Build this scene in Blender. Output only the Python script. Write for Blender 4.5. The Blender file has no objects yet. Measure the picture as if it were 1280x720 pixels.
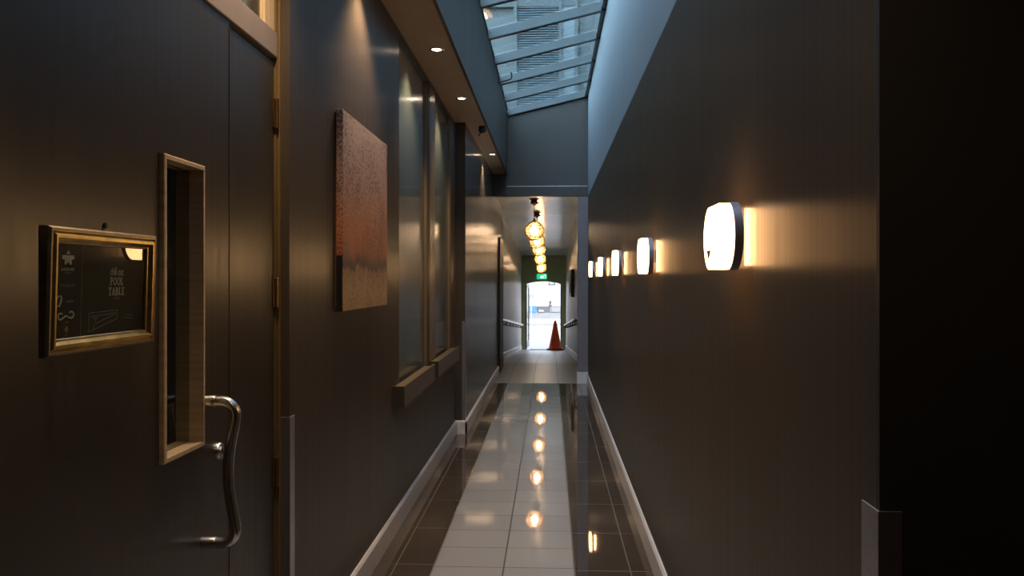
import bpy, bmesh, math, random
from mathutils import Matrix, Vector
random.seed(7)
S = bpy.context.scene
C = S.collection
PI = math.pi

# ------------------------------------------------------------------ materials
def nodes(name):
    m = bpy.data.materials.new(name); m.use_nodes = True
    nt = m.node_tree
    return m, nt, nt.nodes['Principled BSDF']

def sset(b, **k):
    for n, v in k.items():
        n = n.replace('_', ' ')
        if n in b.inputs: b.inputs[n].default_value = v

def mat(name, col, rough=.5, metal=0., vary=.12, scale=8., bump=0., coat=0., stretch=(1, 1, 1), spec=.5, rough_vary=.0):
    m, nt, b = nodes(name)
    L = nt.links
    b.inputs['Roughness'].default_value = rough
    b.inputs['Metallic'].default_value = metal
    b.inputs['Specular IOR Level'].default_value = spec
    b.inputs['Coat Weight'].default_value = coat
    b.inputs['Coat Roughness'].default_value = .08
    tc = nt.nodes.new('ShaderNodeTexCoord'); mp = nt.nodes.new('ShaderNodeMapping')
    mp.inputs['Scale'].default_value = stretch
    nz = nt.nodes.new('ShaderNodeTexNoise'); nz.inputs['Scale'].default_value = scale; nz.inputs['Detail'].default_value = 5
    L.new(tc.outputs['Object'], mp.inputs['Vector']); L.new(mp.outputs['Vector'], nz.inputs['Vector'])
    r = nt.nodes.new('ShaderNodeValToRGB')
    r.color_ramp.elements[0].position = .3; r.color_ramp.elements[1].position = .7
    r.color_ramp.elements[0].color = (*[c * (1 - vary) for c in col], 1)
    r.color_ramp.elements[1].color = (*[min(1, c * (1 + vary)) for c in col], 1)
    L.new(nz.outputs['Fac'], r.inputs['Fac']); L.new(r.outputs['Color'], b.inputs['Base Color'])
    if rough_vary:
        mr = nt.nodes.new('ShaderNodeMapRange'); mr.inputs['From Min'].default_value = .3; mr.inputs['From Max'].default_value = .7
        mr.inputs['To Min'].default_value = rough * (1 - rough_vary); mr.inputs['To Max'].default_value = rough * (1 + rough_vary)
        L.new(nz.outputs['Fac'], mr.inputs['Value']); L.new(mr.outputs['Result'], b.inputs['Roughness'])
    if bump:
        bp = nt.nodes.new('ShaderNodeBump'); bp.inputs['Strength'].default_value = bump; bp.inputs['Distance'].default_value = .002
        L.new(nz.outputs['Fac'], bp.inputs['Height']); L.new(bp.outputs['Normal'], b.inputs['Normal'])
    return m

def brushed(name, col, rough, aniso, spec=.5):
    """satin wall panelling with a fine vertical grain: highlights spread sideways"""
    m = mat(name, col, rough, 0, .12, 1., .05, 0, (60, 60, .35), spec, .14)
    nt = m.node_tree; b = nt.nodes['Principled BSDF']
    b.inputs['Anisotropic'].default_value = aniso
    cv = nt.nodes.new('ShaderNodeCombineXYZ'); cv.inputs[1].default_value = 1.
    nt.links.new(cv.outputs[0], b.inputs['Tangent'])
    return m

def emit(name, col, strength, base=(.8, .8, .8)):
    m, nt, b = nodes(name)
    tc = nt.nodes.new('ShaderNodeTexCoord'); nz = nt.nodes.new('ShaderNodeTexNoise'); nz.inputs['Scale'].default_value = 9
    r = nt.nodes.new('ShaderNodeValToRGB')
    r.color_ramp.elements[0].color = (*[c * .92 for c in col], 1); r.color_ramp.elements[1].color = (*col, 1)
    nt.links.new(tc.outputs['Object'], nz.inputs['Vector']); nt.links.new(nz.outputs['Fac'], r.inputs['Fac'])
    nt.links.new(r.outputs['Color'], b.inputs['Emission Color'])
    b.inputs['Base Color'].default_value = (*base, 1)
    b.inputs['Emission Strength'].default_value = strength
    return m

def glass(name, tint, ior=1.45, rough=.0, frost=None):
    m = bpy.data.materials.new(name); m.use_nodes = True; nt = m.node_tree
    for n in list(nt.nodes): nt.nodes.remove(n)
    out = nt.nodes.new('ShaderNodeOutputMaterial'); mx = nt.nodes.new('ShaderNodeMixShader')
    tr = nt.nodes.new('ShaderNodeBsdfTransparent'); gl = nt.nodes.new('ShaderNodeBsdfGlossy'); lw = nt.nodes.new('ShaderNodeLayerWeight'); lw.inputs['Blend'].default_value = .5
    tr.inputs['Color'].default_value = (*tint, 1); gl.inputs['Roughness'].default_value = rough
    L = nt.links; f0 = ((ior - 1) / (ior + 1)) ** 2
    pw_ = nt.nodes.new('ShaderNodeMath'); pw_.operation = 'POWER'; pw_.inputs[1].default_value = 5; L.new(lw.outputs['Facing'], pw_.inputs[0])
    sc_ = nt.nodes.new('ShaderNodeMath'); sc_.operation = 'MULTIPLY_ADD'; sc_.inputs[1].default_value = 1 - f0; sc_.inputs[2].default_value = f0; L.new(pw_.outputs[0], sc_.inputs[0])
    L.new(sc_.outputs[0], mx.inputs[0]); L.new(tr.outputs[0], mx.inputs[1]); L.new(gl.outputs[0], mx.inputs[2]); L.new(mx.outputs[0], out.inputs['Surface'])
    return m

def tiles(name, c1, c2, grout, w, l, ox, oy, rough, gsize=.003, spec=.5):
    m, nt, b = nodes(name); L = nt.links
    tc = nt.nodes.new('ShaderNodeTexCoord'); mp = nt.nodes.new('ShaderNodeMapping')
    mp.inputs['Location'].default_value = (-ox, -oy, 0)
    bk = nt.nodes.new('ShaderNodeTexBrick'); bk.offset = 0; bk.squash = 1
    bk.inputs['Scale'].default_value = 1; bk.inputs['Brick Width'].default_value = w; bk.inputs['Row Height'].default_value = l
    bk.inputs['Mortar Size'].default_value = gsize; bk.inputs['Mortar Smooth'].default_value = .1; bk.inputs['Bias'].default_value = 0
    bk.inputs['Color1'].default_value = (*c1, 1); bk.inputs['Color2'].default_value = (*c2, 1); bk.inputs['Mortar'].default_value = (*grout, 1)
    L.new(tc.outputs['Object'], mp.inputs['Vector']); L.new(mp.outputs['Vector'], bk.inputs['Vector'])
    nz = nt.nodes.new('ShaderNodeTexNoise'); nz.inputs['Scale'].default_value = 14; nz.inputs['Detail'].default_value = 6
    L.new(tc.outputs['Object'], nz.inputs['Vector'])
    mx = nt.nodes.new('ShaderNodeMix'); mx.data_type = 'RGBA'; mx.blend_type = 'MULTIPLY'; mx.inputs['Factor'].default_value = .25
    L.new(bk.outputs['Color'], mx.inputs['A']); L.new(nz.outputs['Color'], mx.inputs['B'])
    hs = nt.nodes.new('ShaderNodeHueSaturation'); hs.inputs['Saturation'].default_value = .9
    L.new(bk.outputs['Color'], hs.inputs['Color'])
    L.new(hs.outputs['Color'], b.inputs['Base Color'])
    mr = nt.nodes.new('ShaderNodeMapRange'); mr.inputs['To Min'].default_value = rough; mr.inputs['To Max'].default_value = .6
    L.new(bk.outputs['Fac'], mr.inputs['Value']); L.new(mr.outputs['Result'], b.inputs['Roughness'])
    bp = nt.nodes.new('ShaderNodeBump'); bp.inputs['Strength'].default_value = .25; bp.inputs['Distance'].default_value = .001; bp.invert = True
    L.new(bk.outputs['Fac'], bp.inputs['Height']); L.new(bp.outputs['Normal'], b.inputs['Normal'])
    b.inputs['Specular IOR Level'].default_value = spec
    return m

M = dict(
    wall=brushed('dark_wall_paint', (.066, .050, .039), .40, .86, .7),
    hall=brushed('hall_wall_paint', (.52, .50, .45), .30, .7),
    gloss=brushed('glossy_wall_paint', (.055, .046, .038), .24, .75),
    door=brushed('dark_door_paint', (.030, .023, .017), .38, .7, 1.),
    flat=mat('dark_flat_paint', (.038, .030, .027), .55, 0, .08, 12, .02),
    black=mat('black_room_paint', (.014, .011, .010), .6, 0, .1, 12, .02),
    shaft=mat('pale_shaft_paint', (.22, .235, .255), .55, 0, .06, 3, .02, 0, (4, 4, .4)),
    soffit=mat('taupe_soffit_paint', (.34, .26, .19), .42, 0, .06, 10, .01),
    hallceil=mat('grey_ceiling_paint', (.45, .46, .44), .24, 0, .06, 6, .01),
    base=mat('grey_baseboard_paint', (.55, .50, .49), .30, 0, .05, 10, .01),
    post=mat('grey_post_paint', (.15, .125, .135), .5, 0, .06, 10, .01),
    steel=mat('brushed_steel', (.62, .60, .58), .24, 1, .08, 60, .02),
    guard=mat('satin_aluminium', (.48, .46, .49), .38, 1, .08, 30, .01, 0, (1, 1, 8)),
    wood=mat('pale_varnished_timber', (.48, .36, .23), .42, 0, .2, 4, .05, 0, (14, 14, 1)),
    jamb=mat('brown_varnished_timber', (.12, .08, .032), .36, 0, .2, 4, .05, 0, (16, 16, 1)),
    head=mat('mauve_grey_paint', (.23, .185, .175), .5, 0, .06, 10, .02),
    hinge=mat('aged_brass', (.28, .17, .08), .35, 1, .2, 40, .03),
    sill=mat('bronze_brown_timber', (.085, .048, .022), .35, 0, .18, 4, .04, 0, (14, 1, 14)),
    bronze=brushed('bronze_wall_strip', (.16, .115, .08), .3, .6),
    pane=mat('frosted_green_glass', (.055, .068, .062), .22, 0, .05, 5, .005, .3),
    gold=mat('gilded_moulding', (.62, .46, .18), .32, 1, .25, 30, .06),
    pewter=mat('dull_pewter_lip', (.30, .25, .19), .4, 1, .2, 40, .03),
    printm=mat('black_printed_paper', (.014, .012, .011), .55, 0, .15, 20),
    column=mat('black_printed_band', (.010, .009, .009), .55, 0, .15, 20),
    ink=mat('cream_print_ink', (.85, .80, .76), .6, 0, .1, 40),
    inkdim=mat('grey_print_ink', (.36, .33, .30), .6, 0, .1, 40),
    inkgold=mat('gold_print_ink', (.40, .27, .10), .6, 0, .1, 40),
    iron=mat('black_metal', (.02, .02, .022), .4, .6, .1, 30),
    rafter=mat('grey_blue_rafter_paint', (.075, .09, .10), .45, 0, .08, 10, .01),
    rim=mat('grey_lamp_rim', (.20, .19, .24), .4, .3, .06, 20),
    chip=mat('rust_brown_chip', (.22, .06, .015), .7, 0, .2, 60),
    brassdark=mat('dark_bronze_rose', (.10, .055, .025), .35, .9, .2, 30),
    lattice=mat('gold_wire', (.62, .42, .18), .45, .5, .15, 60),
    green=mat('olive_green_paint', (.20, .25, .12), .45, 0, .08, 8, .01),
    frame_dark=mat('dark_teal_door_frame', (.03, .04, .038), .4, 0, .1, 20),
    orange=mat('orange_cone_plastic', (.80, .11, .03), .45, 0, .1, 12),
    conebase=mat('worn_cone_rubber', (.42, .05, .02), .65, 0, .2, 20),
    rubber=mat('black_rubber', (.02, .02, .02), .7, 0, .2, 40, .05),
    exitg=emit('green_exit_panel', (.02, .42, .20), .55, (.02, .3, .15)),
    exitw=emit('white_exit_figure', (.9, 1, .95), .8),
    white=mat('white_facade_render', (.17, .174, .18), .7, 0, .04, 2),
    street=mat('pale_concrete_street', (.125, .125, .122), .8, 0, .1, 3, .05),
    plinth=mat('charcoal_band', (.03, .032, .035), .5, 0, .1, 3),
    greyp=mat('mid_grey_panel', (.09, .095, .105), .5, 0, .1, 5),
    blue=mat('blue_panel_paint', (.012, .07, .20), .5, 0, .1, 5),
    roof=mat('roof_membrane', (.10, .10, .10), .8, 0, .1, 4),
    tower=mat('pale_concrete_panel', (.145, .158, .162), .7, 0, .1, 1.2, .03),
    towerdark=mat('grey_concrete_panel', (.12, .14, .15), .7, 0, .1, 1.2, .03),
    slat=mat('pale_louvre_metal', (.20, .245, .27), .5, 0, .06, 6),
    opal=emit('opal_lamp_glass', (1., .56, .22), 5.6),
    glow=emit('warm_lamp_strip', (1., .46, .18), 1.5),
    bulb=emit('warm_globe_core', (1., .74, .46), 24.),
    lens=emit('warm_downlight_lens', (1., .80, .55), 14.),
)
M['skyglass'] = glass('skylight_glass', (.62, .74, .77), 1.3)
M['glass'] = glass('clear_glass', (.85, .88, .86), 1.4)
M['tile_white'] = tiles('polished_white_tile', (.27, .245, .23), (.25, .228, .215), (.022, .018, .016), .3505, .314, -.582, 4.28, .022, .004)
M['tile_dark_a'] = tiles('polished_brown_tile', (.046, .031, .022), (.052, .036, .026), (.075, .06, .052), .19, .630, -.962, 4.31, .03)
M['tile_dark_b'] = tiles('polished_brown_tile_wide', (.046, .031, .022), (.052, .036, .026), (.075, .06, .052), .2725, .630, .1195, 4.25, .03)
M['tile_grey'] = tiles('matt_grey_tile', (.18, .163, .135), (.16, .145, .12), (.06, .055, .05), .346, .63, -.242, 11.87, .30)

# ------------------------------------------------------------------ geometry helpers
class MB:
    def __init__(s): s.bm = bmesh.new()
    def box(s, x0, x1, y0, y1, z0, z1, bev=0., mi=0):
        vs = [s.bm.verts.new(p) for p in ((x0, y0, z0), (x1, y0, z0), (x1, y1, z0), (x0, y1, z0), (x0, y0, z1), (x1, y0, z1), (x1, y1, z1), (x0, y1, z1))]
        fs = [s.bm.faces.new([vs[i] for i in q]) for q in ((3, 2, 1, 0), (4, 5, 6, 7), (0, 1, 5, 4), (1, 2, 6, 5), (2, 3, 7, 6), (3, 0, 4, 7))]
        for f in fs: f.material_index = mi
        if bev:
            es = list({e for f in fs for e in f.edges})
            bmesh.ops.bevel(s.bm, geom=es, offset=bev, segments=2, profile=.5, affect='EDGES')
        return s
    def prism(s, pts, axis, a, b, bev=0.):
        """extrude a 2-D outline along axis x/y/z from a to b"""
        def P(u, v, w): return {'x': (w, u, v), 'y': (u, w, v), 'z': (u, v, w)}[axis]
        A = [s.bm.verts.new(P(u, v, a)) for u, v in pts]; B = [s.bm.verts.new(P(u, v, b)) for u, v in pts]
        n = len(pts); fs = [s.bm.faces.new(A), s.bm.faces.new(B[::-1])]
        for i in range(n): fs.append(s.bm.faces.new((A[i], B[i], B[(i + 1) % n], A[(i + 1) % n])))
        if bev:
            es = list({e for f in fs[:2] for e in f.edges})
            bmesh.ops.bevel(s.bm, geom=es, offset=bev, segments=3, profile=.5, affect='EDGES')
        return s
    def quad(s, pts, mi=0):
        f = s.bm.faces.new([s.bm.verts.new(p) for p in pts]); f.material_index = mi; return s
    def lathe(s, prof, seg=32, centre=(0, 0, 0), axis='z', closed=False):
        rings = []
        for r, h in prof:
            ring = []
            for k in range(seg):
                a = 2 * PI * k / seg; u, v = r * math.cos(a), r * math.sin(a)
                p = {'z': (u, v, h), 'x': (h, u, v), 'y': (v, h, u)}[axis]
                ring.append(s.bm.verts.new([p[i] + centre[i] for i in range(3)]))
            rings.append(ring)
        n = len(rings)
        for i in range(n if closed else n - 1):
            a, b = rings[i], rings[(i + 1) % n]
            for k in range(seg): s.bm.faces.new((a[k], a[(k + 1) % seg], b[(k + 1) % seg], b[k]))
        if not closed: s.bm.faces.new(rings[0][::-1]); s.bm.faces.new(rings[-1])
        return s
    def tube(s, pts, r, seg=14):
        pts = [Vector(p) for p in pts]; rings = []; up = None
        for i, p in enumerate(pts):
            t = (pts[min(i + 1, len(pts) - 1)] - pts[max(i - 1, 0)]).normalized()
            if up is None:
                up = t.orthogonal().normalized()
            up = (up - t * up.dot(t)).normalized(); w = t.cross(up)
            rr = r[i] if isinstance(r, (list, tuple)) else r
            rings.append([s.bm.verts.new(p + (up * math.cos(2 * PI * k / seg) + w * math.sin(2 * PI * k / seg)) * rr) for k in range(seg)])
        for a, b in zip(rings, rings[1:]):
            for k in range(seg): s.bm.faces.new((a[k], a[(k + 1) % seg], b[(k + 1) % seg], b[k]))
        s.bm.faces.new(rings[0][::-1]); s.bm.faces.new(rings[-1])
        return s
    def frame(s, w, h, prof):
        """mitred moulding round a w x h rectangle centred on the origin; prof = (inset from the outer edge, height)"""
        loops = []
        for ins, z in prof:
            a, b = w / 2 - ins, h / 2 - ins
            loops.append([s.bm.verts.new(p) for p in ((-a, -b, z), (a, -b, z), (a, b, z), (-a, b, z))])
        n = len(loops)
        for i in range(n):
            A, B = loops[i], loops[(i + 1) % n]
            for k in range(4): s.bm.faces.new((A[k], A[(k + 1) % 4], B[(k + 1) % 4], B[k]))
        return s
    def build(s, name, mats, parent=None, smooth=False):
        bmesh.ops.recalc_face_normals(s.bm, faces=s.bm.faces)
        me = bpy.data.meshes.new(name); s.bm.to_mesh(me); s.bm.free()
        for m in (mats if isinstance(mats, list) else [mats]): me.materials.append(m)
        if smooth:
            me.polygons.foreach_set('use_smooth', [True] * len(me.polygons))
            me.set_sharp_from_angle(angle=math.radians(38))
        o = bpy.data.objects.new(name, me); C.objects.link(o)
        if parent is not None: o.parent = parent
        return o

def tag(o, label=None, cat=None, group=None, kind=None):
    if label: o['label'] = label
    if cat: o['category'] = cat
    if group: o['group'] = group
    if kind: o['kind'] = kind
    return o

def empty(name, mw, label=None, cat=None, group=None, kind=None):
    o = bpy.data.objects.new(name, None); C.objects.link(o)
    o.empty_display_size = .1
    o.matrix_world = mw if isinstance(mw, Matrix) else Matrix.Translation(mw)
    return tag(o, label, cat, group, kind)

def struct(name, mb, m, parent=None):
    o = mb.build(name, m, parent); o['kind'] = 'structure'; return o

def facing_left_wall(p):      # local x runs down the passage, y up, z out of the left wall
    return Matrix(((0, 0, 1, p[0]), (1, 0, 0, p[1]), (0, 1, 0, p[2]), (0, 0, 0, 1)))
def facing_right_wall(p):     # local x runs towards the viewer, y up, z out of the right wall
    return Matrix(((0, 0, -1, p[0]), (-1, 0, 0, p[1]), (0, 1, 0, p[2]), (0, 0, 0, 1)))

def copy_tree(o, parent=None):
    c = o.copy(); C.objects.link(c)
    if parent is not None:
        c.parent = parent
    for ch in list(o.children): copy_tree(ch, c)
    return c

def outline_obround(w, h, sag, n=14):
    """outline with flat top and bottom and bowed ends"""
    a = w / 2 - sag; R = (h * h / 4 + sag * sag) / (2 * sag); cx = a + sag - R; t = math.asin(min(1, (h / 2) / R))
    pts = [(cx + R * math.cos(-t + 2 * t * k / n), R * math.sin(-t + 2 * t * k / n)) for k in range(n + 1)]
    return pts + [(-x, -y) for x, y in pts]

# ------------------------------------------------------------------ key dimensions (metres; viewer at the origin)
XL, XF, XR = -.88, -.786, .515       # left wall, stepped-out left wall, right wall
YD, YS, YE = 2.88, 7.96, 11.87        # end of door recess, wall step, end of the passage
ZS, ZB = 2.88, 2.57                  # soffit, underside of the end beam
XS = -.594                           # left face of the skylight shaft
XHL, XHR, YX = -.90, .48, 26.7       # hall walls and exit wall
YR, DROP = 14.8, .74                 # ramp start and fall
def ramp(y): return 0. if y < YR else -DROP * (min(y, YX + .4) - YR) / (YX - YR)
def skyz(x): return 3.76 + (x - XS) * (4.024 - 3.76) / (XR - XS)

# ------------------------------------------------------------------ floor
f = MB()
f.quad([(-1.05, -3, 0), (-.582, -3, 0), (-.582, YE, 0), (-1.05, YE, 0)], 1)
f.quad([(-.582, -3, 0), (.1195, -3, 0), (.1195, YE, 0), (-.582, YE, 0)], 0)
f.quad([(.1195, -3, 0), (3.1, -3, 0), (3.1, YE, 0), (.1195, YE, 0)], 2)
f.quad([(-1.1, YE, 0), (.8, YE, 0), (.8, YR, 0), (-1.1, YR, 0)], 3)
f.quad([(-1.1, YR, 0), (.8, YR, 0), (.8, YX + .4, ramp(YX + .4)), (-1.1, YX + .4, ramp(YX + .4))], 3)
f.box(-1.1, 3.1, -3, YE, -.3, -.02, 0, 3)
fl = struct('floor', f, [M['tile_white'], M['tile_dark_a'], M['tile_dark_b'], M['tile_grey']])

# ------------------------------------------------------------------ left side walls
W1 = (4.99, 6.20); W2 = (6.56, 7.62); WZ = (.78, 2.855)
w = MB()
w.box(-1.06, XL, YD, W1[0], 0, ZS); w.box(-1.06, XL, W1[1], W2[0], 0, ZS); w.box(-1.06, XL, W2[1], YS, 0, ZS)
for a, b in (W1, W2):
    w.box(-1.06, XL, a, b, 0, WZ[0]); w.box(-1.06, XL, a, b, WZ[1], ZS)
struct('wall_left', w, M['wall'])
w = MB().box(-1.06, XF, YS, 13.9, 0, ZS)
struct('wall_left', w, M['gloss'])
w = MB().box(-1.06, -.905, -3, 1.49, 0, ZS)                       # beside the viewer
struct('wall_left', w, M['door'])
w = MB().box(-1.06, -.90, 1.49, YD, 2.62, ZS)                     # over the fanlight
struct('wall_left', w, M['wall'])
# frosted windows set in the left wall
for i, (a, b) in enumerate((W1, W2)):
    t = empty('window_%d' % (i + 1), (-.905, a, WZ[0]), kind='structure')
    MB().box(-.012, 0, 0, b - a - .03, 0, WZ[1] - WZ[0]).build('pane', M['pane'], t)
    fr = MB().box(-.012, .018, b - a - .03, b - a, 0, WZ[1] - WZ[0], .003)
    fr.build('edge_frame', M['bronze'], t)
# bronze strip between the windows
struct('trim_1', MB().box(XL - .01, XL + .004, 6.26, 6.53, .84, 2.84, .002), M['bronze'])

def sill(y0, y1, label):
    t = empty('window_ledge', (XL, y0, .72), label, 'ledge', 'ledges under the frosted windows')
    L = y1 - y0
    MB().prism([(0, 0), (.072, 0), (.072, .115), (.060, .115), (.060, .1), (0, .1)], 'y', 0, L).build('box_body', M['sill'], t)
    MB().box(.0, .060, .012, L - .012, .1, .104, .001).build('recessed_top', M['jamb'], t)
    MB().box(.0, .0725, -.004, 0, 0, .1155, .001).build('end_cap', M['door'], t)
    MB().box(.0, .0725, L, L + .004, 0, .1155, .001).build('end_cap', M['door'], t)
    return t
sill(4.76, 6.02, 'long brown ledge box below the first frosted window, nearer the painting')
sill(6.22, 7.62, 'brown ledge box below the second frosted window, close to the wall step')

# ------------------------------------------------------------------ soffit, shaft and end wall
struct('ceiling', MB().box(-1.06, XS - .02, 1.5, YE, ZS, ZS + .08), M['soffit'])
struct('wall_left', MB().box(XS - .02, XS, 1.5, YE, ZS, 3.74), M['wall'])
struct('wall_right', MB().box(XR, 3.1, 1.39, YE + .13, 0, ZB), M['wall'])
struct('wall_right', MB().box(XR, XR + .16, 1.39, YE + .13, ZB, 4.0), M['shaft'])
struct('wall_end', MB().prism([(-1.0, ZB), (XR, ZB), (XR, skyz(XR) - .03), (XS, skyz(XS) - .03), (-1.0, skyz(XS) - .05)], 'y', YE, YE + .13), M['flat'])
struct('trim_2', MB().box(XF, XR, YE - .028, YE, ZB - .002, 2.705, .003), M['flat'])
struct('trim_3', MB().box(XS, XR - .01, YE - .034, YE, 2.699, 2.707), M['guard'])
struct('trim_4', MB().box(.372, XR, YE - .02, YE + .13, 0, ZB, .003), M['post'])
# room round the viewer
struct('ceiling', MB().box(-1.06, 3.1, -3, 1.5, ZS, ZS + .08), M['black'])
struct('wall_back', MB().box(-1.06, 3.1, -3.1, -3, 0, ZS), M['black'])
struct('wall_right', MB().box(3.1, 3.2, -3.1, 1.4, 0, ZS), M['black'])
struct('wall_front', MB().box(XR, 3.1, 1.378, 1.39, 0, ZS), M['black'])
struct('wall_front', MB().box(-1.06, 3.1, 1.40, 1.5, ZS + .08, 4.1), M['flat'])

# baseboards
def bprof(h=.125, t=.016): return [(0, 0), (t, 0), (t, h - .012), (t - .008, h), (0, h)]
struct('baseboard_left', MB().prism([(XL + a, b) for a, b in bprof()], 'y', YD + .03, YS), M['base'])
struct('baseboard_left', MB().prism([(YS - a, b) for a, b in bprof()], 'x', XL, XF + .016), M['base'])
struct('baseboard_left', MB().prism([(XF + a, b) for a, b in bprof()], 'y', YS - .016, 13.9), M['base'])
struct('baseboard_right', MB().prism([(XR - a, b) for a, b in bprof()], 'y', 1.45, YE - .02), M['base'])
struct('baseboard_end', MB().box(.362, XR, YE - .036, YE + .14, 0, .16, .004), M['base'])

# ------------------------------------------------------------------ skylight
sk = empty('skylight', (0, 0, 0), 'long sloping skylight with grey rafters and clear panes over the passage', 'skylight')
slope = math.atan2(4.024 - 3.76, XR - XS); dx = math.cos(slope); dz = math.sin(slope)
ys = [YE - .02 - .945 * k for k in range(11)]
Lr = (XR - XS) / dx
for k, y in enumerate(ys):
    rb = MB().prism([(-.024, -.085), (.024, -.085), (.024, -.07), (.014, -.066), (.014, 0), (-.014, 0), (-.014, -.066), (-.024, -.07)], 'x', 0, Lr - .004)
    o = rb.build('rafter', M['rafter'], sk)
    o.matrix_parent_inverse = Matrix.Identity(4)
    o.matrix_local = Matrix.Translation((XS, y, 3.76)) @ Matrix.Rotation(-slope, 4, 'Y')
    MB().box(0, Lr - .004, -.026, .026, -.094, -.0852, .002).build('cover_strip', M['iron'], o)
for k in range(10):
    y1, y0 = ys[k] - .016, ys[k + 1] + .016
    o = MB().box(-.05, Lr + .02, 0, y1 - y0, .0, .008).build('pane', M['skyglass'], sk)
    o.matrix_local = Matrix.Translation((XS, y0, 3.76)) @ Matrix.Rotation(-slope, 4, 'Y')
MB().prism([(XR - .045, 3.93), (XR - .002, 3.94), (XR - .002, 4.03), (XR - .02, 4.02), (XR - .025, 3.985), (XR - .045, 3.98)], 'y', 1.52, YE - .004).build('edge_rail', M['rafter'], sk)
MB().prism([(XS - .1, 3.74), (XS + .012, 3.74), (XS + .012, 3.765), (XS - .1, 3.765)], 'y', 1.52, YE - .004).build('edge_rail', M['rafter'], sk)
# crank arm hanging from the third rafter
MB().tube([(XS + .005, 9.78, 3.66), (XS + .10, 9.78, 3.685), (XS + .145, 9.78, 3.70), (XS + .155, 9.78, 3.72), (XS + .15, 9.78, 3.775)], .010, 10).build('crank_arm', M['iron'], sk)

# ------------------------------------------------------------------ hall beyond the beam
w = MB().box(XHL - .15, XHL, 13.9, YX, -1.2, 2.7)
struct('wall_left', w, M['hall'])
struct('wall_right', MB().box(XHR, XHR + .3, YE + .13, YX, -1.2, 2.7), M['hall'])
hc = MB().prism([(YE + .13, 2.63), (16., 2.63), (YX, 2.16), (YX, 2.8), (YE + .13, 2.8)], 'x', -1.06, XHR + .3)
struct('ceiling', hc, M['hallceil'])
struct('wall_front', MB().box(XF - .2, XF + .004, 13.9, 13.95, 0, 2.63), M['wall'])
# exit wall with a segmental-arched opening
ax0, ax1, az0, az1 = -.766, .346, 1.275, 1.36
arc = []
for k in range(17):
    u = k / 16; x = ax0 + (ax1 - ax0) * u
    arc.append((x, az0 + (az1 - az0) * (1 - (2 * u - 1) ** 2)))
pts = [(XHL - .15, -1.2), (ax0, -1.2), (ax0, az0)] + arc[1:-1] + [(ax1, az0), (ax1, -1.2), (XHR + .3, -1.2), (XHR + .3, 2.4), (XHL - .15, 2.4)]
struct('wall_end', MB().prism(pts, 'y', YX, YX + .18), M['green'])
struct('trim_5', MB().box(-.73, .28, YX - .02, YX, 2.125, 2.16, .002), M['white'])
jf = MB()
jf.box(ax0, ax0 + .035, YX + .02, YX + .14, ramp(YX), az0); jf.box(ax1 - .035, ax1, YX + .02, YX + .14, ramp(YX), az0)
struct('trim_6', jf, M['frame_dark'])
for sgn, X in ((1, XHL), (-1, XHR)):
    b = MB()
    a0 = 13.96 if sgn > 0 else YE + .14
    ysq = [a0, YR, YX - .01]
    for y0, y1 in zip(ysq, ysq[1:]):
        vs = []
        for y in (y0, y1):
            z = ramp(y)
            vs.append([b.bm.verts.new((X + sgn * q, y, z + h)) for q, h in ((0, -.02), (.018, -.02), (.018, .12), (.008, .135), (0, .135))])
        for k in range(5): b.bm.faces.new((vs[0][k], vs[0][(k + 1) % 5], vs[1][(k + 1) % 5], vs[1][k]))
        b.bm.faces.new(vs[0]); b.bm.faces.new(vs[1][::-1])
    struct('baseboard_left' if sgn > 0 else 'baseboard_right', b, M['base'])
# dark door folded back against the left wall just before the step into the hall
t = empty('door_3', (XF, 13.0, .012), kind='structure')
MB().box(.004, .030, 0, .9, 0, 2.05, .003).build('leaf', M['door'], t)
MB().box(.030, .034, .78, .84, .92, 1.08, .002).build('push_plate', M['steel'], t)

# handrails down the ramp
def handrail(X, Xw, y0, y1, label):
    t = empty('handrail', (0, 0, 0), label, 'handrail', 'handrails down the ramp')
    zz = lambda y: ramp(y) + .745
    n = 12
    pts = [(Xw, y0, zz(y0))] + [(X, y0 + .05 + (y1 - y0 - .1) * k / n, zz(y0 + .05 + (y1 - y0 - .1) * k / n)) for k in range(n + 1)] + [(Xw, y1, zz(y1))]
    MB().tube(pts, .024, 12).build('rail', M['steel'], t, True)
    for k in range(8):
        y = y0 + .3 + (y1 - y0 - .6) * k / 7
        MB().tube([(X, y, zz(y) - .02), (X, y, zz(y) - .075), (Xw, y, zz(y) - .085)], .010, 8).build('bracket', M['iron'], t, True)
handrail(XHL + .065, XHL, 14.6, 26.0, 'steel handrail on dark brackets along the hall wall away from the traffic cone')
handrail(XHR - .065, XHR, 14.6, 25.6, 'steel handrail on dark brackets behind the orange traffic cone')

# wall cabinet in the hall
t = empty('mounted_cabinet', facing_right_wall((XHR - .001, 18.3, 1.07)), 'black wall cabinet with a white front on the hall wall past the end post', 'cabinet')
MB().box(-.9, .9, 0, .56, 0, .062, .004).build('case', M['iron'], t)
MB().box(-.86, .86, .07, .36, .062, .068, .002).build('front_panel', M['white'], t)

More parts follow.
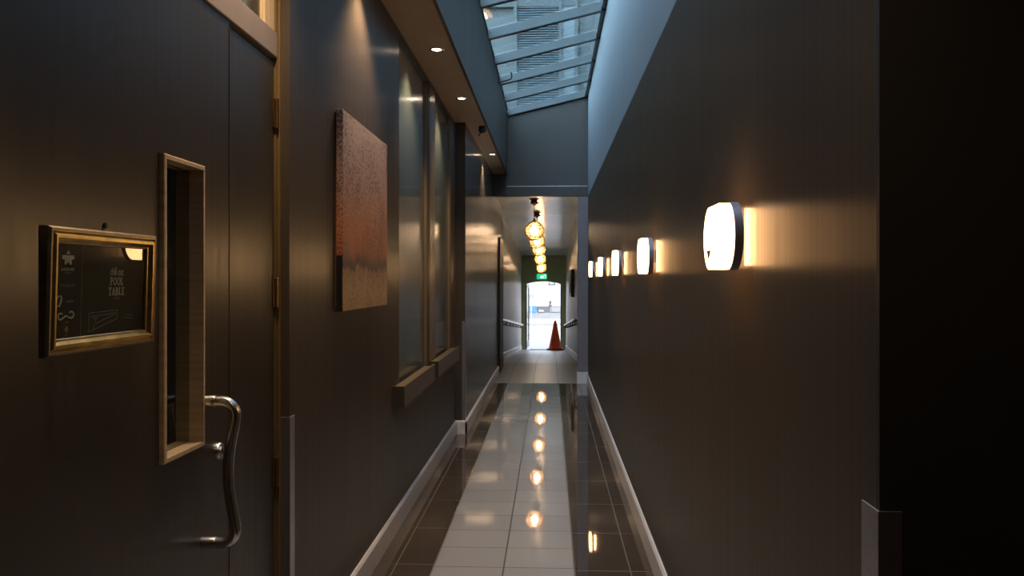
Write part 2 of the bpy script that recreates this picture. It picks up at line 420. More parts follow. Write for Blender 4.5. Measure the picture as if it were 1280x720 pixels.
# ------------------------------------------------------------------ exit sign, cone, grating, door leaf, outside
t = empty('exit_sign', (-.265, YX, 1.43), 'green emergency exit sign with a white running figure above the arched doorway', 'sign')
MB().box(-.155, .155, -.045, 0, 0, .165, .006).build('case', M['exitg'], t)
s = MB()
s.tube([(0, -.047, .118), (0.001, -.047, .119)], .016, 10)
s.tube([(0, -.047, .10), (-.008, -.047, .068)], .014, 8)
s.tube([(-.008, -.047, .068), (.022, -.047, .05), (.016, -.047, .022)], .009, 8)
s.tube([(-.008, -.047, .068), (-.028, -.047, .045), (-.05, -.047, .04)], .009, 8)
s.tube([(0, -.047, .098), (.026, -.047, .082), (.042, -.047, .094)], .007, 8)
s.tube([(0, -.047, .098), (-.026, -.047, .092), (-.034, -.047, .07)], .007, 8)
s.build('running_figure', M['exitw'], t)
s = MB(); s.box(.06, .067, -.0475, -.045, .02, .14); s.box(.06, .12, -.0475, -.045, .133, .14); s.box(.113, .12, -.0475, -.045, .02, .14)
s.build('doorway_symbol', M['exitw'], t)

cy = 25.55
tilt = Matrix.Translation((.142, cy, ramp(cy) + .004)) @ Matrix.Rotation(math.atan(-DROP / (YX - YR)), 4, 'X')
t = empty('traffic_cone', tilt, 'orange traffic cone standing on the ramp by the exit doorway', 'traffic cone')
MB().box(-.255, .255, -.255, .255, 0, .045, .014).build('base', M['conebase'], t)
MB().lathe([(.205, .045), (.20, .07), (.185, .075), (.036, .845), (.03, .865), (.02, .868), (.016, .855)], 32).build('cone_body', M['orange'], t, True)
for kx in (-1, 1):
    for ky in (-1, 1): MB().box(kx * .2 - .03, kx * .2 + .03, ky * .2 - .03, ky * .2 + .03, -.0, .012, .003).build('foot', M['rubber'], t)

gt = empty('floor_grating', Matrix.Translation((-.24, 26.05, ramp(26.05) + .002)) @ Matrix.Rotation(math.atan(-DROP / (YX - YR)), 4, 'X'), 'dark metal grating set across the ramp before the exit doorway', 'grating')
g = MB(); g.box(-.38, .38, -.26, -.24, 0, .012); g.box(-.38, .38, .24, .26, 0, .012); g.box(-.38, -.36, -.24, .24, 0, .012); g.box(.36, .38, -.24, .24, 0, .012)
g.build('rim', M['iron'], gt)
g = MB()
for k in range(18): g.box(-.345 + k * .0406 - .008, -.345 + k * .0406 + .008, -.24, .24, 0, .010)
g.build('bars', M['rubber'], gt)

t = empty('door_4', Matrix.Translation((ax0 + .036, YX + .15, ramp(YX) + .02)) @ Matrix.Rotation(math.radians(87), 4, 'Z'), kind='structure')
fr = MB(); fr.box(0, .09, 0, .04, 0, 1.98, .003); fr.box(.91, 1.0, 0, .04, 0, 1.98, .003); fr.box(.09, .91, 0, .04, 0, .2, .003); fr.box(.09, .91, 0, .04, 1.88, 1.98, .003)
fr.build('leaf_frame', M['frame_dark'], t)
MB().box(.09, .91, .016, .024, .2, 1.88).build('glass', M['glass'], t)
ph = MB().tube([(.955, -.005, .36), (.955, -.06, .36), (.955, -.06, 1.66), (.955, -.005, 1.66)], .016, 10); ph.build('pull_bar', M['steel'], t)

# street and facade across it
GZ = -.80
struct('ground', MB().box(-40, 40, YX + .18, 80, GZ - .2, GZ), M['street'])
struct('ground', MB().box(-40, 40, 41.5, 80, GZ, GZ + .13, .01), M['street'])
FY = 46.
bd = empty('street_building', (0, FY, GZ + .13), 'white building across the street seen through the exit doorway', 'building')
MB().box(-16, 16, 0, 6, 0, 7).build('wall', M['white'], bd)
MB().box(-16, 16, -.04, 0, 0, .33).build('plinth', M['greyp'], bd)
MB().box(-.70, .85, -.06, 0, .34, .66, .005).build('window_band', M['plinth'], bd)
MB().box(.0, .02, -.065, -.06, .35, .65).build('window_mullion', M['white'], bd)
MB().box(.06, .84, -.064, -.06, .37, .63).build('window_pane', M['greyp'], bd)
MB().box(-1.12, -.74, -.07, 0, .33, .68, .005).build('blue_panel', M['blue'], bd)
MB().box(-1.09, -.92, -.05, 0, 1.12, 1.29, .004).build('vent', M['greyp'], bd)
MB().box(-1.06, -.93, -.05, 0, .82, .95, .004).build('vent', M['slat'], bd)
MB().box(-.62, -.36, -.1, -.06, .37, .46, .01).build('parcel_shelf', M['white'], bd)
sg = MB().box(-.10, .26, -.05, 0, 1.80, 1.94, .006).build('sign_board', M['plinth'], bd)
MB().box(-.02, .18, -.055, -.05, 1.84, 1.90).build('sign_stripe', M['slat'], sg)
MB().lathe([(.075, .66), (.08, .74), (.04, .78), (.035, .84), (.055, .87), (.05, .93), (.01, .96)], 16, (0, -.02, 0)).build('finial', M['plinth'], bd, True)
MB().box(-16, 16, -.03, 0, 1.86, 1.88).build('string_course', M['slat'], bd)

# building that rises beyond the skylight, and an unseen block added to keep sun off it
tw = empty('street_tower', (0, 20, 3.4), 'pale concrete building with a louvred bay seen up through the skylight', 'building')
tb = MB().box(-9, 9, .0, 6, 0, 9)
tb.build('wall', M['tower'], tw)
MB().box(-.86, .62, -.06, 0, 1.0, 8.8).build('bay_panel', M['towerdark'], tw)
lv = MB()
for k in range(140):
    z = 1.2 + k * .054
    lv.prism([(-.12, z), (-.116, z + .008), (-.065, z + .036), (-.062, z + .028)], 'x', -.74, .20)
lv.build('louvre', M['slat'], tw)
for x in (-.80, .23, .60): MB().box(x - .035, x + .035, -.17, -.06, 1.0, 8.8, .004).build('mullion', M['tower'], tw)
MB().box(.27, .56, -.10, -.06, 1.0, 8.8, .004).build('pale_pilaster', M['slat'], tw)
MB().box(-9, 9, -.12, 0, 4.3, 4.5, .01).build('string_course', M['towerdark'], tw)
nb = MB().box(1.9, 12, -12, 19.8, 3.0, 17)
tag(nb.build('street_block', M['towerdark']), 'tall grey block standing beside the skylight above the passage', 'building')
struct('roof', MB().prism([(-9, 2.95), (XS - .1, 2.95), (XS - .1, 3.7), (-1.0, 3.7), (-1.05, 3.0), (-9, 3.0)], 'y', -3.1, YX + .1), M['roof'])
struct('roof', MB().box(XR + .16, 9, -3.1, YX + .1, 2.95, 3.0), M['roof'])
struct('roof', MB().box(XS - .1, XR + .16, YE + .13, YX + .1, 2.85, 2.95), M['roof'])

# ------------------------------------------------------------------ near left: double door
XD = -.92
LL = 1.50; LM = 2.44; LN = 2.865; ZT = 2.155
VY0, VY1, VZ0, VZ1 = 2.005, 2.222, 1.005, 1.715
d = empty('door_1', (0, 0, 0), kind='structure')
lf = MB()
z0 = .012
q = .006
lf.box(XD - .045, XD, LL + .004, VY0 - q, z0, ZT + .012); lf.box(XD - .045, XD, VY1 + q, LM - .003, z0, ZT + .012)
lf.box(XD - .045, XD, VY0 - q, VY1 + q, z0, VZ0 - q); lf.box(XD - .045, XD, VY0 - q, VY1 + q, VZ1 + q, ZT + .012)
lf.build('leaf', M['door'], d)
vf = MB().frame(VY1 - VY0 + .024, VZ1 - VZ0 + .024, [(0, .0003), (0, .012), (.003, .014), (.012, .014), (.012, -.060), (.0, -.060), (.0, -.0453), (.0075, -.0453), (.0075, .0003)])
o = vf.build('vision_frame', M['wood'], d)
o.matrix_local = facing_left_wall((XD, (VY0 + VY1) / 2, (VZ0 + VZ1) / 2))
MB().box(XD - .030, XD - .024, VY0 + .001, VY1 - .001, VZ0 + .001, VZ1 - .001).build('vision_pane', M['glass'], d)
def bow(sign):
    pts = []
    y = 2.245 if sign > 0 else 2.37
    def P(out, z): pts.append((XD + (.0 if sign > 0 else -.045) + sign * out, y, z))
    P(0, 1.108); P(.03, 1.108); P(.055, 1.107)
    for k in range(1, 7):
        a = k / 6 * PI / 2; P(.055 + .035 * math.sin(a), 1.072 + .035 * math.cos(a))
    for k in range(1, 20):
        u = k / 20; P(.09 - .020 * math.sin(PI * u) ** 1.3, 1.072 - u * .303)
    for k in range(0, 7):
        a = k / 6 * PI / 2; P(.055 + .035 * math.cos(a),   .769 - .035 * math.sin(a))
    P(.03, .734); P(0, .734)
    return pts
for sg_ in (1, -1):
    h = MB().tube(bow(sg_), .0145, 18).build('pull_handle', M['steel'], d, True)
    for z in (1.108, .734):
        xx = XD if sg_ > 0 else XD - .045
        MB().lathe([(.0145, 0), (.0155, .001 * sg_), (.0155, .036 * sg_), (.0150, .037 * sg_)], 20, (xx + sg_ * .0005, 2.245 if sg_ > 0 else 2.37, z), 'x').build('collar', M['steel'], h, True)
lk = MB().lathe([(.024, 0), (.024, .010), (.021, .014), (.013, .014), (.013, .017), (.001, .017)], 24, (XD, 2.345, .956), 'x').build('lock_cylinder', M['steel'], d, True)
MB().box(XD + .017, XD + .0185, 2.3435, 2.3465, .949, .963).build('keyhole', M['iron'], lk)

d2 = empty('door_2', (0, 0, 0), kind='structure')
MB().box(XD - .045, XD - .004, LM + .003, LN - .012, z0, ZT, .0015).build('leaf', M['door'], d2)
MB().box(XD - .004, XD + .002, LM - .004, LM + .006, z0, ZT, .001).build('meeting_strip', M['door'], d2)
for z in (1.985, 1.385, .785):
    hb = MB().lathe([(.007, -.05), (.008, -.049), (.008, .049), (.007, .05)], 14, (XD + .004, LN - .008, z)).build('hinge', M['hinge'], d2, True)
    hl = MB(); hl.box(XD - .003, XD + .001, LN - .034, LN - .008, z - .048, z + .048, .0008)
    hl.build('hinge_leaf', M['hinge'], hb)
# frame: jamb, head, fanlight
j = MB(); j.box(XD - .07, XD + .002, LN - .006, YD - .002, 0, ZS - .26); j.box(XD + .0, XD + .012, LN + .002, YD - .002, 0, ZS - .26, .003)
struct('trim_7', j, M['jamb'])
struct('trim_8', MB().box(XD - .07, XD + .006, 1.49, LN - .006, ZT + .016, ZT + .10, .003), M['head'])
t = empty('window_3', (0, 0, 0), kind='structure')
MB().box(XD - .045, XD - .038, 1.49, 2.75, ZT + .10, 2.62).build('pane', M['pane'], t)
MB().box(XD - .07, XD - .004, 2.76, LN - .006, ZT + .10, 2.62, .002).build('side_post', M['wood'], t)
MB().box(XD - .06, XD - .02, 2.735, 2.76, ZT + .10, 2.62, .002).build('glazing_bead', M['door'], t)
# dark room behind the doors
rm = MB(); rm.box(-2.6, -2.5, .5, 4.5, 0, ZS); rm.box(-2.5, -1.06, .4, .5, 0, ZS); rm.box(-2.5, -1.06, 4.5, 4.6, 0, ZS)
struct('wall_left', rm, M['black'])
struct('floor', MB().box(-2.5, -1.05, .5, 4.5, -.05, 0), M['black'])
struct('ceiling', MB().box(-2.5, -1.06, .5, 4.5, ZS, ZS + .05), M['black'])

# ------------------------------------------------------------------ corner guards
def guard(x, y, sx, sy, wx, wy, z0, h, label):
    """angle strip hugging an outside corner at (x, y): one flange along x, one along y"""
    q = .003
    pts = [(x + sx * q, y + sy * q), (x - sx * wx, y + sy * q), (x - sx * wx, y + sy * .0004), (x + sx * .0004, y + sy * .0004), (x + sx * .0004, y - sy * wy), (x + sx * q, y - sy * wy)]
    return tag(MB().prism(pts, 'z', z0, z0 + h, .0006).build('corner_guard', M['guard']), label, 'corner guard', 'metal corner guards')
guard(XR, 1.378, -1, -1, .034, .07, .0, 1.067, 'satin metal guard on the dark wall corner nearest the viewer, opposite the doors')
guard(XL, YD, 1, -1, .045, .05, .0, .965, 'satin metal guard on the wall corner beside the hinged door frame')
guard(XF, YS, 1, -1, .03, .05, .126, .915, 'satin metal guard on the stepped wall corner past the frosted windows')

# ------------------------------------------------------------------ framed poster on the door
fw, fh = .392, .238
base = facing_left_wall((XD + .0015, 1.710, 1.408)) @ Matrix.Translation((0, 0, .006)) @ Matrix.Rotation(math.radians(-1.8), 4, 'Y') @ Matrix.Rotation(math.radians(1.6), 4, 'X')
fp = empty('framed_poster', base, 'gilt-framed black poster for a pool table hanging on the door', 'framed poster')
MB().frame(fw, fh, [(0, 0), (0, .014), (.003, .019), (.008, .019), (.010, .016), (.015, .022), (.020, .022), (.026, .013), (.029, .012), (.029, .006), (.022, 0)]).build('moulding', M['gold'], fp)
MB().frame(fw - .056, fh - .056, [(0, .0075), (0, .0135), (.0012, .0135), (.0028, .0105), (.0028, .0075)]).build('inner_lip', M['pewter'], fp)
MB().frame(fw + .0012, fh + .0012, [(0, .0), (0, .0142), (.0035, .0195), (.0080, .0195), (.0040, .014), (.0008, .0)]).build('outer_lip', M['pewter'], fp)
iw, ih = fw - .06, fh - .06
MB().box(-iw / 2, iw / 2, -ih / 2, ih / 2, .002, .006).build('print_sheet', M['printm'], fp)
MB().box(-iw / 2, -iw / 2 + .093, -ih / 2, ih / 2, .006, .0061).build('side_band', M['column'], fp)
MB().box(-iw / 2 + .093, -iw / 2 + .0942, -ih / 2, ih / 2, .006, .0063).build('gold_rule', M['inkgold'], fp)
MB().box(-iw / 2, iw / 2, -ih / 2, ih / 2, .0085, .0095).build('glazing', M['glass'], fp)
MB().lathe([(.004, 0), (.006, .001), (.006, .006), (.002, .008)], 14, (0.006, fh / 2 + .012, .002)).build('hanging_nail', M['iron'], fp, True)
MB().box(.002, .010, fh / 2 - .004, fh / 2 + .012, .001, .003).build('hanger_tab', M['iron'], fp)

def text(body, size, cx, cy, m, parent, name, squeeze=1., shear=0.):
    cu = bpy.data.curves.new(name, 'FONT'); cu.body = body; cu.size = size; cu.align_x = 'CENTER'; cu.align_y = 'CENTER'
    cu.shear = shear; cu.extrude = .0001
    tmp = bpy.data.objects.new('tmp_text', cu); C.objects.link(tmp)
    dg = bpy.context.evaluated_depsgraph_get()
    me = bpy.data.meshes.new_from_object(tmp.evaluated_get(dg)); bpy.data.objects.remove(tmp)
    for v in me.vertices: v.co.x = v.co.x * squeeze + cx; v.co.y += cy; v.co.z += .0064
    me.materials.clear(); me.materials.append(m); me.name = name
    o = bpy.data.objects.new(name, me); C.objects.link(o); o.parent = parent
    return o

def serif_word(wd, h, cx, cy, m, parent, name):
    """capitals with slab serifs drawn stroke by stroke"""
    b = MB(); sw = .15; tw = .07
    wid = dict(P=.62, O=.78, L=.62, T=.68, A=.78, B=.66, E=.64)
    total = sum(wid[c] for c in wd) + .10 * (len(wd) - 1)
    x = -total / 2
    def R(x0, x1, y0, y1): b.box(cx + x0 * h, cx + x1 * h, cy + (y0 - .5) * h, cy + (y1 - .5) * h, .0062, .0066)
    def S(p, q, t):
        (x0, y0), (x1, y1) = p, q
        b.prism([(cx + (x0 - t / 2) * h, cy + (y0 - .5) * h), (cx + (x0 + t / 2) * h, cy + (y0 - .5) * h), (cx + (x1 + t / 2) * h, cy + (y1 - .5) * h), (cx + (x1 - t / 2) * h, cy + (y1 - .5) * h)], 'z', .0062, .0066)
    def arc(ox, oy, rx, ry, a0, a1):
        n = 18; out = []; inn = []
        for k in range(n + 1):
            a = a0 + (a1 - a0) * k / n; t = sw * abs(math.cos(a)) + tw * abs(math.sin(a))
            out.append((ox + rx * math.cos(a), oy + ry * math.sin(a))); inn.append((ox + (rx - t) * math.cos(a), oy + (ry - t) * math.sin(a)))
        for k in range(n):
            b.quad([(cx + p[0] * h, cy + (p[1] - .5) * h, .0066) for p in (out[k], out[k + 1], inn[k + 1], inn[k])])
    for c in wd:
        W = wid[c]
        if c in 'PLBE':
            R(x + .08, x + .08 + sw, 0, 1); R(x, x + .34, 0, tw); R(x, x + .34, 1 - tw, 1)
        if c == 'P': arc(x + .30, .73, .30, .27, -PI / 2, PI / 2); R(x + .2, x + .31, .46, .46 + tw)
        if c == 'B':
            arc(x + .28, .765, .27, .235, -PI / 2, PI / 2); arc(x + .30, .27, .33, .27, -PI / 2, PI / 2); R(x + .2, x + .3, .48, .48 + tw)
        if c == 'O': arc(x + W / 2, .5, W / 2, .52, 0, 2 * PI)
        if c == 'L': R(x, x + W - .06, 0, tw); R(x + W - .12, x + W - .05, 0, .26)
        if c == 'E':
            R(x + .2, x + W - .04, 0, tw); R(x + .2, x + W - .06, 1 - tw, 1); R(x + .2, x + W - .2, .48, .48 + tw)
            R(x + W - .11, x + W - .04, 0, .24); R(x + W - .13, x + W - .06, .78, 1); R(x + W - .24, x + W - .18, .4, .62)
        if c == 'T':
            R(x + W / 2 - sw / 2, x + W / 2 + sw / 2, 0, 1); R(x, x + W, 1 - tw, 1); R(x, x + .07, .76, 1); R(x + W - .07, x + W, .76, 1); R(x + W / 2 - .18, x + W / 2 + .18, 0, tw)
        if c == 'A':
            S((x + .1, 0), (x + W / 2, 1), tw); S((x + W - .14, 0), (x + W / 2 - .02, 1), sw); R(x + .2, x + W - .24, .3, .3 + tw); R(x, x + .24, 0, tw); R(x + W - .3, x + W, 0, tw)
        x += W + .10
    return b.build(name, m, parent)

tx = .055
text('chill out', .024, tx, .0375, M['ink'], fp, 'lettering', .66)
serif_word('POOL', .0165, tx, .018, M['ink'], fp, 'lettering')
serif_word('TABLE', .0165, tx, -.003, M['ink'], fp, 'lettering')
text('LOUNGE', .0062, tx, -.0175, M['inkdim'], fp, 'lettering')
bx = -iw / 2 + .0465
# crest, wordmarks and swirl in the side band
c = MB(); c.prism([(bx - .006, .070), (bx, .0765), (bx + .006, .070)], 'z', .0062, .0066)
c.box(bx - .019, bx + .019, .0595, .0675, .0062, .0066); c.box(bx - .011, bx - .005, .050, .060, .0062, .0066); c.box(bx + .005, bx + .011, .050, .060, .0062, .0066); c.box(bx - .004, bx + .004, .053, .060, .0062, .0066)
c.build('crest', M['ink'], fp)
text('AUCKLAND', .0085, bx, .0405, M['ink'], fp, 'lettering', .92)
text('GUEST BAR', .0042, bx, .0335, M['inkdim'], fp, 'lettering')
text('V I A D U X', .0085, bx, .0100, M['inkdim'], fp, 'lettering')
sc = MB()
sc.tube([(bx - .026 + .0085 * math.cos(a) + .003 * math.sin(a), -.0185 + .0095 * math.sin(a), .0064) for a in [PI * .35 + 2 * PI * k / 22 for k in range(24)]], .0008, 6)
sc.tube([(bx - .018, -.009, .0064), (bx - .021, -.018, .0064), (bx - .024, -.030, .0064)], .0008, 6)
sc.build('flourish', M['ink'], fp)
text('onaire', .0085, bx + .008, -.0195, M['inkdim'], fp, 'lettering', 1., .4)
sw_ = MB()
sw_.tube([(bx - .018 + .008 * math.cos(a) - .002, -.0475 + .006 * math.sin(a), .0064) for a in [PI * .25 + 1.5 * PI * k / 16 for k in range(17)]] + [(bx - .002, -.0465, .0064), (bx + .006, -.0505, .0064)] + [(bx + .014 + .008 * math.cos(a), -.0455 + .006 * math.sin(a), .0064) for a in [-PI * .75 + 1.5 * PI * k / 16 for k in range(17)]], .0014, 6)
sw_.build('swirl_mark', M['ink'], fp)
text('estate', .0048, bx, -.0585, M['inkdim'], fp, 'lettering')
sp = MB(); sp.prism([(bx - .006, -.071), (bx, -.0655), (bx + .006, -.071), (bx + .003, -.078), (bx - .003, -.078)], 'z', .0062, .0066); sp.build('shield_mark', M['inkgold'], fp)
text('club', .0046, bx, -.0825, M['inkgold'], fp, 'lettering')
# faint line drawing of a pool table
ln = MB()
def stroke(a, b, r=.0007): ln.tube([(a[0], a[1], .0063), (b[0], b[1], .0063)], r, 5)
stroke((-.045, -.045), (-.045, -.082)); stroke((-.045, -.045), (.060, -.042)); stroke((-.045, -.082), (.06, -.060)); stroke((-.038, -.052), (.055, -.048)); stroke((.06, -.042), (.06, -.06))
stroke((-.030, -.078), (-.018, -.055)); stroke((-.030, -.056), (-.010, -.054)); stroke((.085, -.058), (.125, -.062)); stroke((.098, -.053), (.125, -.056))
stroke((-.018, -.066), (.030, -.055)); stroke((.030, -.055), (.050, -.050))
ln.build('line_drawing', M['inkdim'], fp)

# ------------------------------------------------------------------ canvas painting
def canvas_mat(h):
    m, nt, b = nodes('rust_abstract_canvas'); L = nt.links
    tc = nt.nodes.new('ShaderNodeTexCoord'); sp = nt.nodes.new('ShaderNodeSeparateXYZ'); L.new(tc.outputs['Object'], sp.inputs[0])
    nz = nt.nodes.new('ShaderNodeTexNoise'); nz.inputs['Scale'].default_value = 11; nz.inputs['Detail'].default_value = 9; nz.inputs['Roughness'].default_value = .68
    mp = nt.nodes.new('ShaderNodeMapping'); mp.inputs['Scale'].default_value = (1.3, .55, 1); L.new(tc.outputs['Object'], mp.inputs[0]); L.new(mp.outputs[0], nz.inputs['Vector'])
    a = nt.nodes.new('ShaderNodeMath'); a.operation = 'MULTIPLY_ADD'; a.inputs[1].default_value = 1 / h; a.inputs[2].default_value = .5; L.new(sp.outputs['Y'], a.inputs[0])
    n2 = nt.nodes.new('ShaderNodeMath'); n2.operation = 'MULTIPLY_ADD'; n2.inputs[1].default_value = .22; n2.inputs[2].default_value = -.11; L.new(nz.outputs['Fac'], n2.inputs[0])
    ad = nt.nodes.new('ShaderNodeMath'); ad.operation = 'ADD'; L.new(a.outputs[0], ad.inputs[0]); L.new(n2.outputs[0], ad.inputs[1])
    cr = nt.nodes.new('ShaderNodeValToRGB'); e = cr.color_ramp.elements
    stops = [(0, (.30, .16, .065)), (.10, (.33, .19, .08)), (.205, (.25, .13, .06)), (.225, (.045, .022, .02)), (.255, (.075, .03, .02)), (.31, (.28, .075, .02)), (.42, (.38, .12, .045)), (.55, (.36, .17, .10)), (.72, (.38, .24, .20)), (1, (.42, .31, .29))]
    e[0].position, e[0].color = stops[0][0], (*stops[0][1], 1); e[1].position, e[1].color = 1., (*stops[-1][1], 1)
    for p, c in stops[1:-1]:
        n = e.new(p); n.color = (*c, 1)
    L.new(ad.outputs[0], cr.inputs['Fac'])
    v = nt.nodes.new('ShaderNodeTexNoise'); v.inputs['Scale'].default_value = 95; v.inputs['Detail'].default_value = 3; L.new(tc.outputs['Object'], v.inputs['Vector'])
    big = nt.nodes.new('ShaderNodeTexNoise'); big.inputs['Scale'].default_value = 4.5; big.inputs['Detail'].default_value = 3; L.new(tc.outputs['Object'], big.inputs['Vector'])
    sm = nt.nodes.new('ShaderNodeMath'); sm.operation = 'MULTIPLY_ADD'; sm.inputs[1].default_value = .45; L.new(big.outputs['Fac'], sm.inputs[0]); L.new(v.outputs['Fac'], sm.inputs[2])
    k = nt.nodes.new('ShaderNodeValToRGB'); k.color_ramp.elements[0].position = .745; k.color_ramp.elements[1].position = .83
    k.color_ramp.elements[0].color = (0, 0, 0, 1); k.color_ramp.elements[1].color = (.75, .75, .75, 1); L.new(sm.outputs[0], k.inputs['Fac'])
    mx = nt.nodes.new('ShaderNodeMix'); mx.data_type = 'RGBA'; L.new(k.outputs['Color'], mx.inputs['Factor']); L.new(cr.outputs['Color'], mx.inputs['A']); mx.inputs['B'].default_value = (.075, .04, .045, 1)
    L.new(mx.outputs['Result'], b.inputs['Base Color']); b.inputs['Roughness'].default_value = .6
    bp = nt.nodes.new('ShaderNodeBump'); bp.inputs['Strength'].default_value = .35; bp.inputs['Distance'].default_value = .002; L.new(v.outputs['Fac'], bp.inputs['Height']); L.new(bp.outputs['Normal'], b.inputs['Normal'])
    return m
pw, phh = .95, .825
pt = empty('canvas_picture', facing_left_wall((XL + .001, 3.955, 1.71)), 'unframed rust orange abstract canvas hanging on the dark wall past the doors', 'painting')
MB().box(-pw / 2, pw / 2, -phh / 2, phh / 2, .008, .036, .003).build('canvas', canvas_mat(phh), pt)
MB().frame(pw - .02, phh - .02, [(0, .0), (0, .0085), (.04, .0085), (.04, .0)]).build('stretcher', M['sill'], pt)
MB().box(-pw / 2 - .0015, -pw / 2, -phh / 2 + .002, -phh / 2 + .23, .009, .034).build('dark_side_edge', M['iron'], pt)

# ------------------------------------------------------------------ wall lamps on the right wall
LW, LH, LS = .295, .172, .072
def wall_lamp(y, label):
    t = empty('wall_lamp', facing_right_wall((XR, y, 1.543)), label, 'wall lamp', 'row of oval wall lamps')
    MB().prism(outline_obround(LW, LH, LS, 24), 'z', .046, .074).build('diffuser', M['opal'], t, True)
    MB().prism(outline_obround(LW + .006, LH + .005, LS, 24), 'z', .026, .048).build('rim', M['rim'], t, True)
    MB().prism(outline_obround(LW - .075, LH - .006, .05, 24), 'z', .0245, .0259).build('glow_panel', M['glow'], t)
    MB().box(-.014, .014, -.03, .03, .0005, .0245, .002).build('wall_mount', M['rim'], t)
    for s_ in (-1, 1):
        ld = bpy.data.lights.new('side_glow', 'AREA'); ld.shape = 'RECTANGLE'; ld.size = .020; ld.size_y = LH - .02
        ld.energy = .06; ld.color = (1, .48, .19); ld.spread = math.radians(70)
        lo = bpy.data.objects.new('side_glow', ld); C.objects.link(lo); lo.parent = t
        lo.location = (s_ * .026, 0, .014); lo.rotation_euler = (0, -s_ * PI / 2, 0)
    return t
lab = ['large oval wall lamp with a brown chip on its face, nearest the viewer', 'second oval wall lamp along the dark wall, between the chipped lamp and the middle one', 'middle lamp of the five glowing oval wall lamps', 'fourth oval wall lamp along the dark wall, next to the one beside the end post', 'farthest oval wall lamp, beside the grey end post']
lamps = [wall_lamp(y, l) for y, l in zip((2.36, 4.27, 6.09, 7.92, 9.82), lab)]
ch = MB().prism([(-.038, -.033), (-.10, -.033), (-.070, -.062)], 'z', .0735, .0748); ch.build('chip', M['chip'], lamps[0])

# ------------------------------------------------------------------ downlights and camera on the soffit
dl_lab = ['round downlight in the dim room behind the hinged doors, out of frame', 'round downlight in the lobby ceiling beside the framed poster door, out of frame', 'round downlight in the dark lobby ceiling behind the viewer, out of frame', 'round downlight in the taupe soffit above the hinged doors, out of frame', 'round downlight in the taupe soffit above the painting, out of frame', 'round downlight in the taupe soffit above the first frosted window', 'round downlight in the taupe soffit above the second frosted window', 'farthest round downlight in the taupe soffit, past the security camera']
def downlight(x, y, label):
    t = empty('downlight', (x, y, ZS), label, 'downlight', 'downlights in the soffit')
    MB().lathe([(.030, 0), (.046, 0), (.047, -.003), (.043, -.006), (.033, -.004), (.030, .0)], 28, closed=True).build('trim_ring', M['steel'], t, True)
    MB().lathe([(.030, -.0008), (.024, -.0032), (.001, -.004)], 24).build('lens', M['lens'], t, True)
    ld = bpy.data.lights.new('downlight_beam', 'SPOT'); ld.energy = (2.5 if x < -1.5 else 26) if x < 0 else 10; ld.color = (1, .72, .42); ld.spot_size = math.radians(110); ld.spot_blend = .7; ld.shadow_soft_size = .03
    lo = bpy.data.objects.new('downlight_beam', ld); C.objects.link(lo); lo.parent = t; lo.location = (0, 0, -.02)
    return t
for (x, y), l in zip(((-1.75, 2.6), (1.3, -1.3), (.05, .75), (-.72, 2.427), (-.72, 3.927), (-.7175, 5.427), (-.712, 6.90), (-.672, 10.01)), dl_lab): downlight(x, y, l)  # first three are unseen fill lamps added for the door, poster and lobby

t = empty('security_camera', (-.645, 8.17, ZS), 'small black dome camera hanging from the soffit edge', 'security camera')
MB().lathe([(.030, 0), (.034, -.004), (.034, -.018), (.030, -.022)], 24).build('mount', M['iron'], t, True)
MB().lathe([(.036, -.022), (.037, -.035), (.032, -.052), (.02, -.064), (.002, -.068)], 24).build('dome', M['rubber'], t, True)
MB().tube([(-.01, 0, -.055), (-.03, -.01, -.085), (-.036, -.012, -.098)], .005, 8).build('lever', M['iron'], t, True)

# ------------------------------------------------------------------ pendants down the hall
def hall_ceiling(y): return 2.63 if y < 16 else 2.63 - (y - 16) * (.47 / (YX - 16))
def pendant(y, zc, label):
    zt = hall_ceiling(y) - zc
    t = empty('globe_pendant', (-.24, y, zc), label, 'pendant lamp', 'gold globe pendants down the hall')
    R = .142
    bm = bmesh.new(); bmesh.ops.create_icosphere(bm, subdivisions=3, radius=R)
    for v in bm.verts: v.co = (v.co + Vector((random.uniform(-1, 1), random.uniform(-1, 1), random.uniform(-1, 1))) * .010).normalized() * R * random.uniform(.95, 1.02)
    me = bpy.data.meshes.new('lattice_shade'); bm.to_mesh(me); bm.free(); me.materials.append(M['lattice'])
    o = bpy.data.objects.new('lattice_shade', me); C.objects.link(o); o.parent = t
    wm = o.modifiers.new('wire', 'WIREFRAME'); wm.thickness = .019; wm.use_even_offset = False
    MB().lathe([(.001, -.065), (.034, -.055), (.056, -.028), (.062, .005), (.052, .036), (.028, .066), (.02, .11)], 20).build('bulb', M['bulb'], t, True)
    MB().lathe([(.035, R - .012), (.035, R + .004), (.016, R + .022), (.012, R + .05), (.004, R + .055)], 16).build('cap', M['brassdark'], t, True)
    MB().tube([(0, 0, R + .05), (0, 0, zt - .03)], .004, 8).build('cord', M['brassdark'], t, True)
    MB().lathe([(.075, zt), (.075, zt - .012), (.05, zt - .018), (.045, zt - .05), (.065, zt - .056), (.065, zt - .066), (.03, zt - .085), (.012, zt - .10)], 20).build('ceiling_rose', M['brassdark'], t, True)
    return t
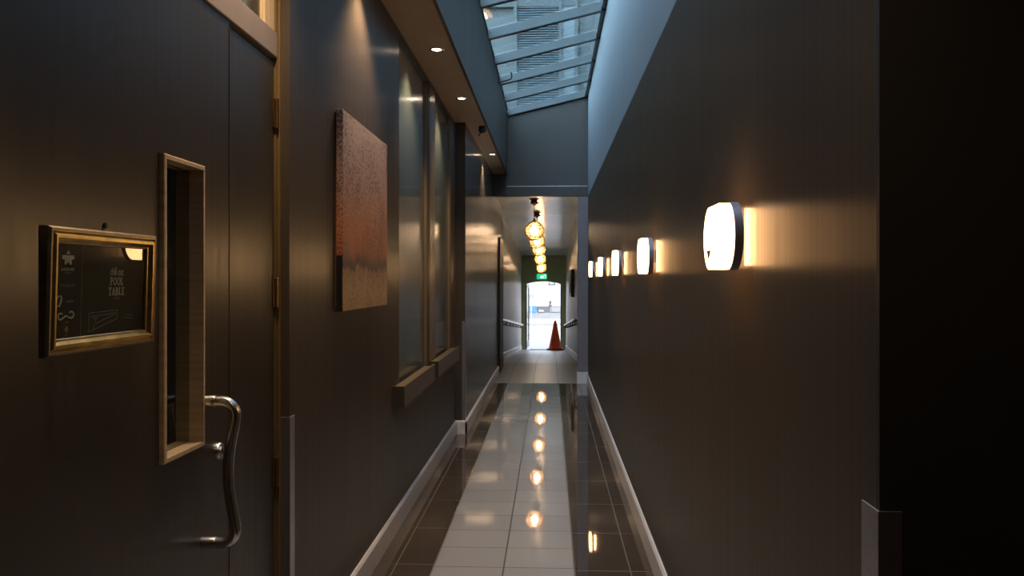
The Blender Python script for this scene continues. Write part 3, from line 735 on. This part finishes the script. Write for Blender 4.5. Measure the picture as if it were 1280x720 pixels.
pl = ['nearest and largest gold globe pendant in the hall', 'second gold globe pendant, just behind the largest one', 'third gold globe pendant, midway along the hanging row', 'fourth gold globe pendant, next to last before the exit sign', 'farthest and lowest looking gold globe pendant above the exit sign']
for (y, z), l in zip(((12.9, 2.15), (15.5, 2.12), (18.1, 2.05), (20.7, 1.91), (23.3, 1.745)), pl): pendant(y, z, l)

# ------------------------------------------------------------------ daylight
wd = bpy.data.worlds.new('sky'); S.world = wd; wd.use_nodes = True
nt = wd.node_tree; bg = nt.nodes['Background']
sky = nt.nodes.new('ShaderNodeTexSky'); sky.sky_type = 'NISHITA'; sky.sun_disc = False
sky.sun_elevation = math.radians(52); sky.sun_rotation = math.radians(140); sky.air_density = 1.; sky.dust_density = 1.5
hs = nt.nodes.new('ShaderNodeHueSaturation'); hs.inputs['Saturation'].default_value = .5
nt.links.new(sky.outputs['Color'], hs.inputs['Color']); nt.links.new(hs.outputs['Color'], bg.inputs['Color']); bg.inputs['Strength'].default_value = 1.0
sd = bpy.data.lights.new('sun', 'SUN'); sd.energy = .6; sd.angle = math.radians(.6); sd.color = (1, .97, .92)
so = bpy.data.objects.new('sun', sd); C.objects.link(so)
v = Vector((-.62, .52, -1.05)).normalized()
so.rotation_euler = v.to_track_quat('-Z', 'Y').to_euler()

# ------------------------------------------------------------------ camera and view
cam = bpy.data.cameras.new('camera'); co = bpy.data.objects.new('camera', cam); C.objects.link(co)
F = 1080.
cam.sensor_width = 36; cam.lens = 36 * F / 1280; cam.shift_y = -11 / 1280
cam.clip_start = .02; cam.clip_end = 300
co.location = (0, 0, 1.43); co.rotation_euler = (PI / 2, 0, math.atan(48 / F))
S.camera = co
S.view_settings.view_transform = 'Standard'; S.view_settings.look = 'None'
S.view_settings.exposure = 1.45; S.view_settings.gamma = 1; S.view_settings.use_curve_mapping = False
S.cycles.max_bounces = 10; S.cycles.transparent_max_bounces = 12; S.cycles.diffuse_bounces = 5; S.cycles.glossy_bounces = 6
S.cycles.use_denoising = True; S.cycles.sample_clamp_indirect = 6
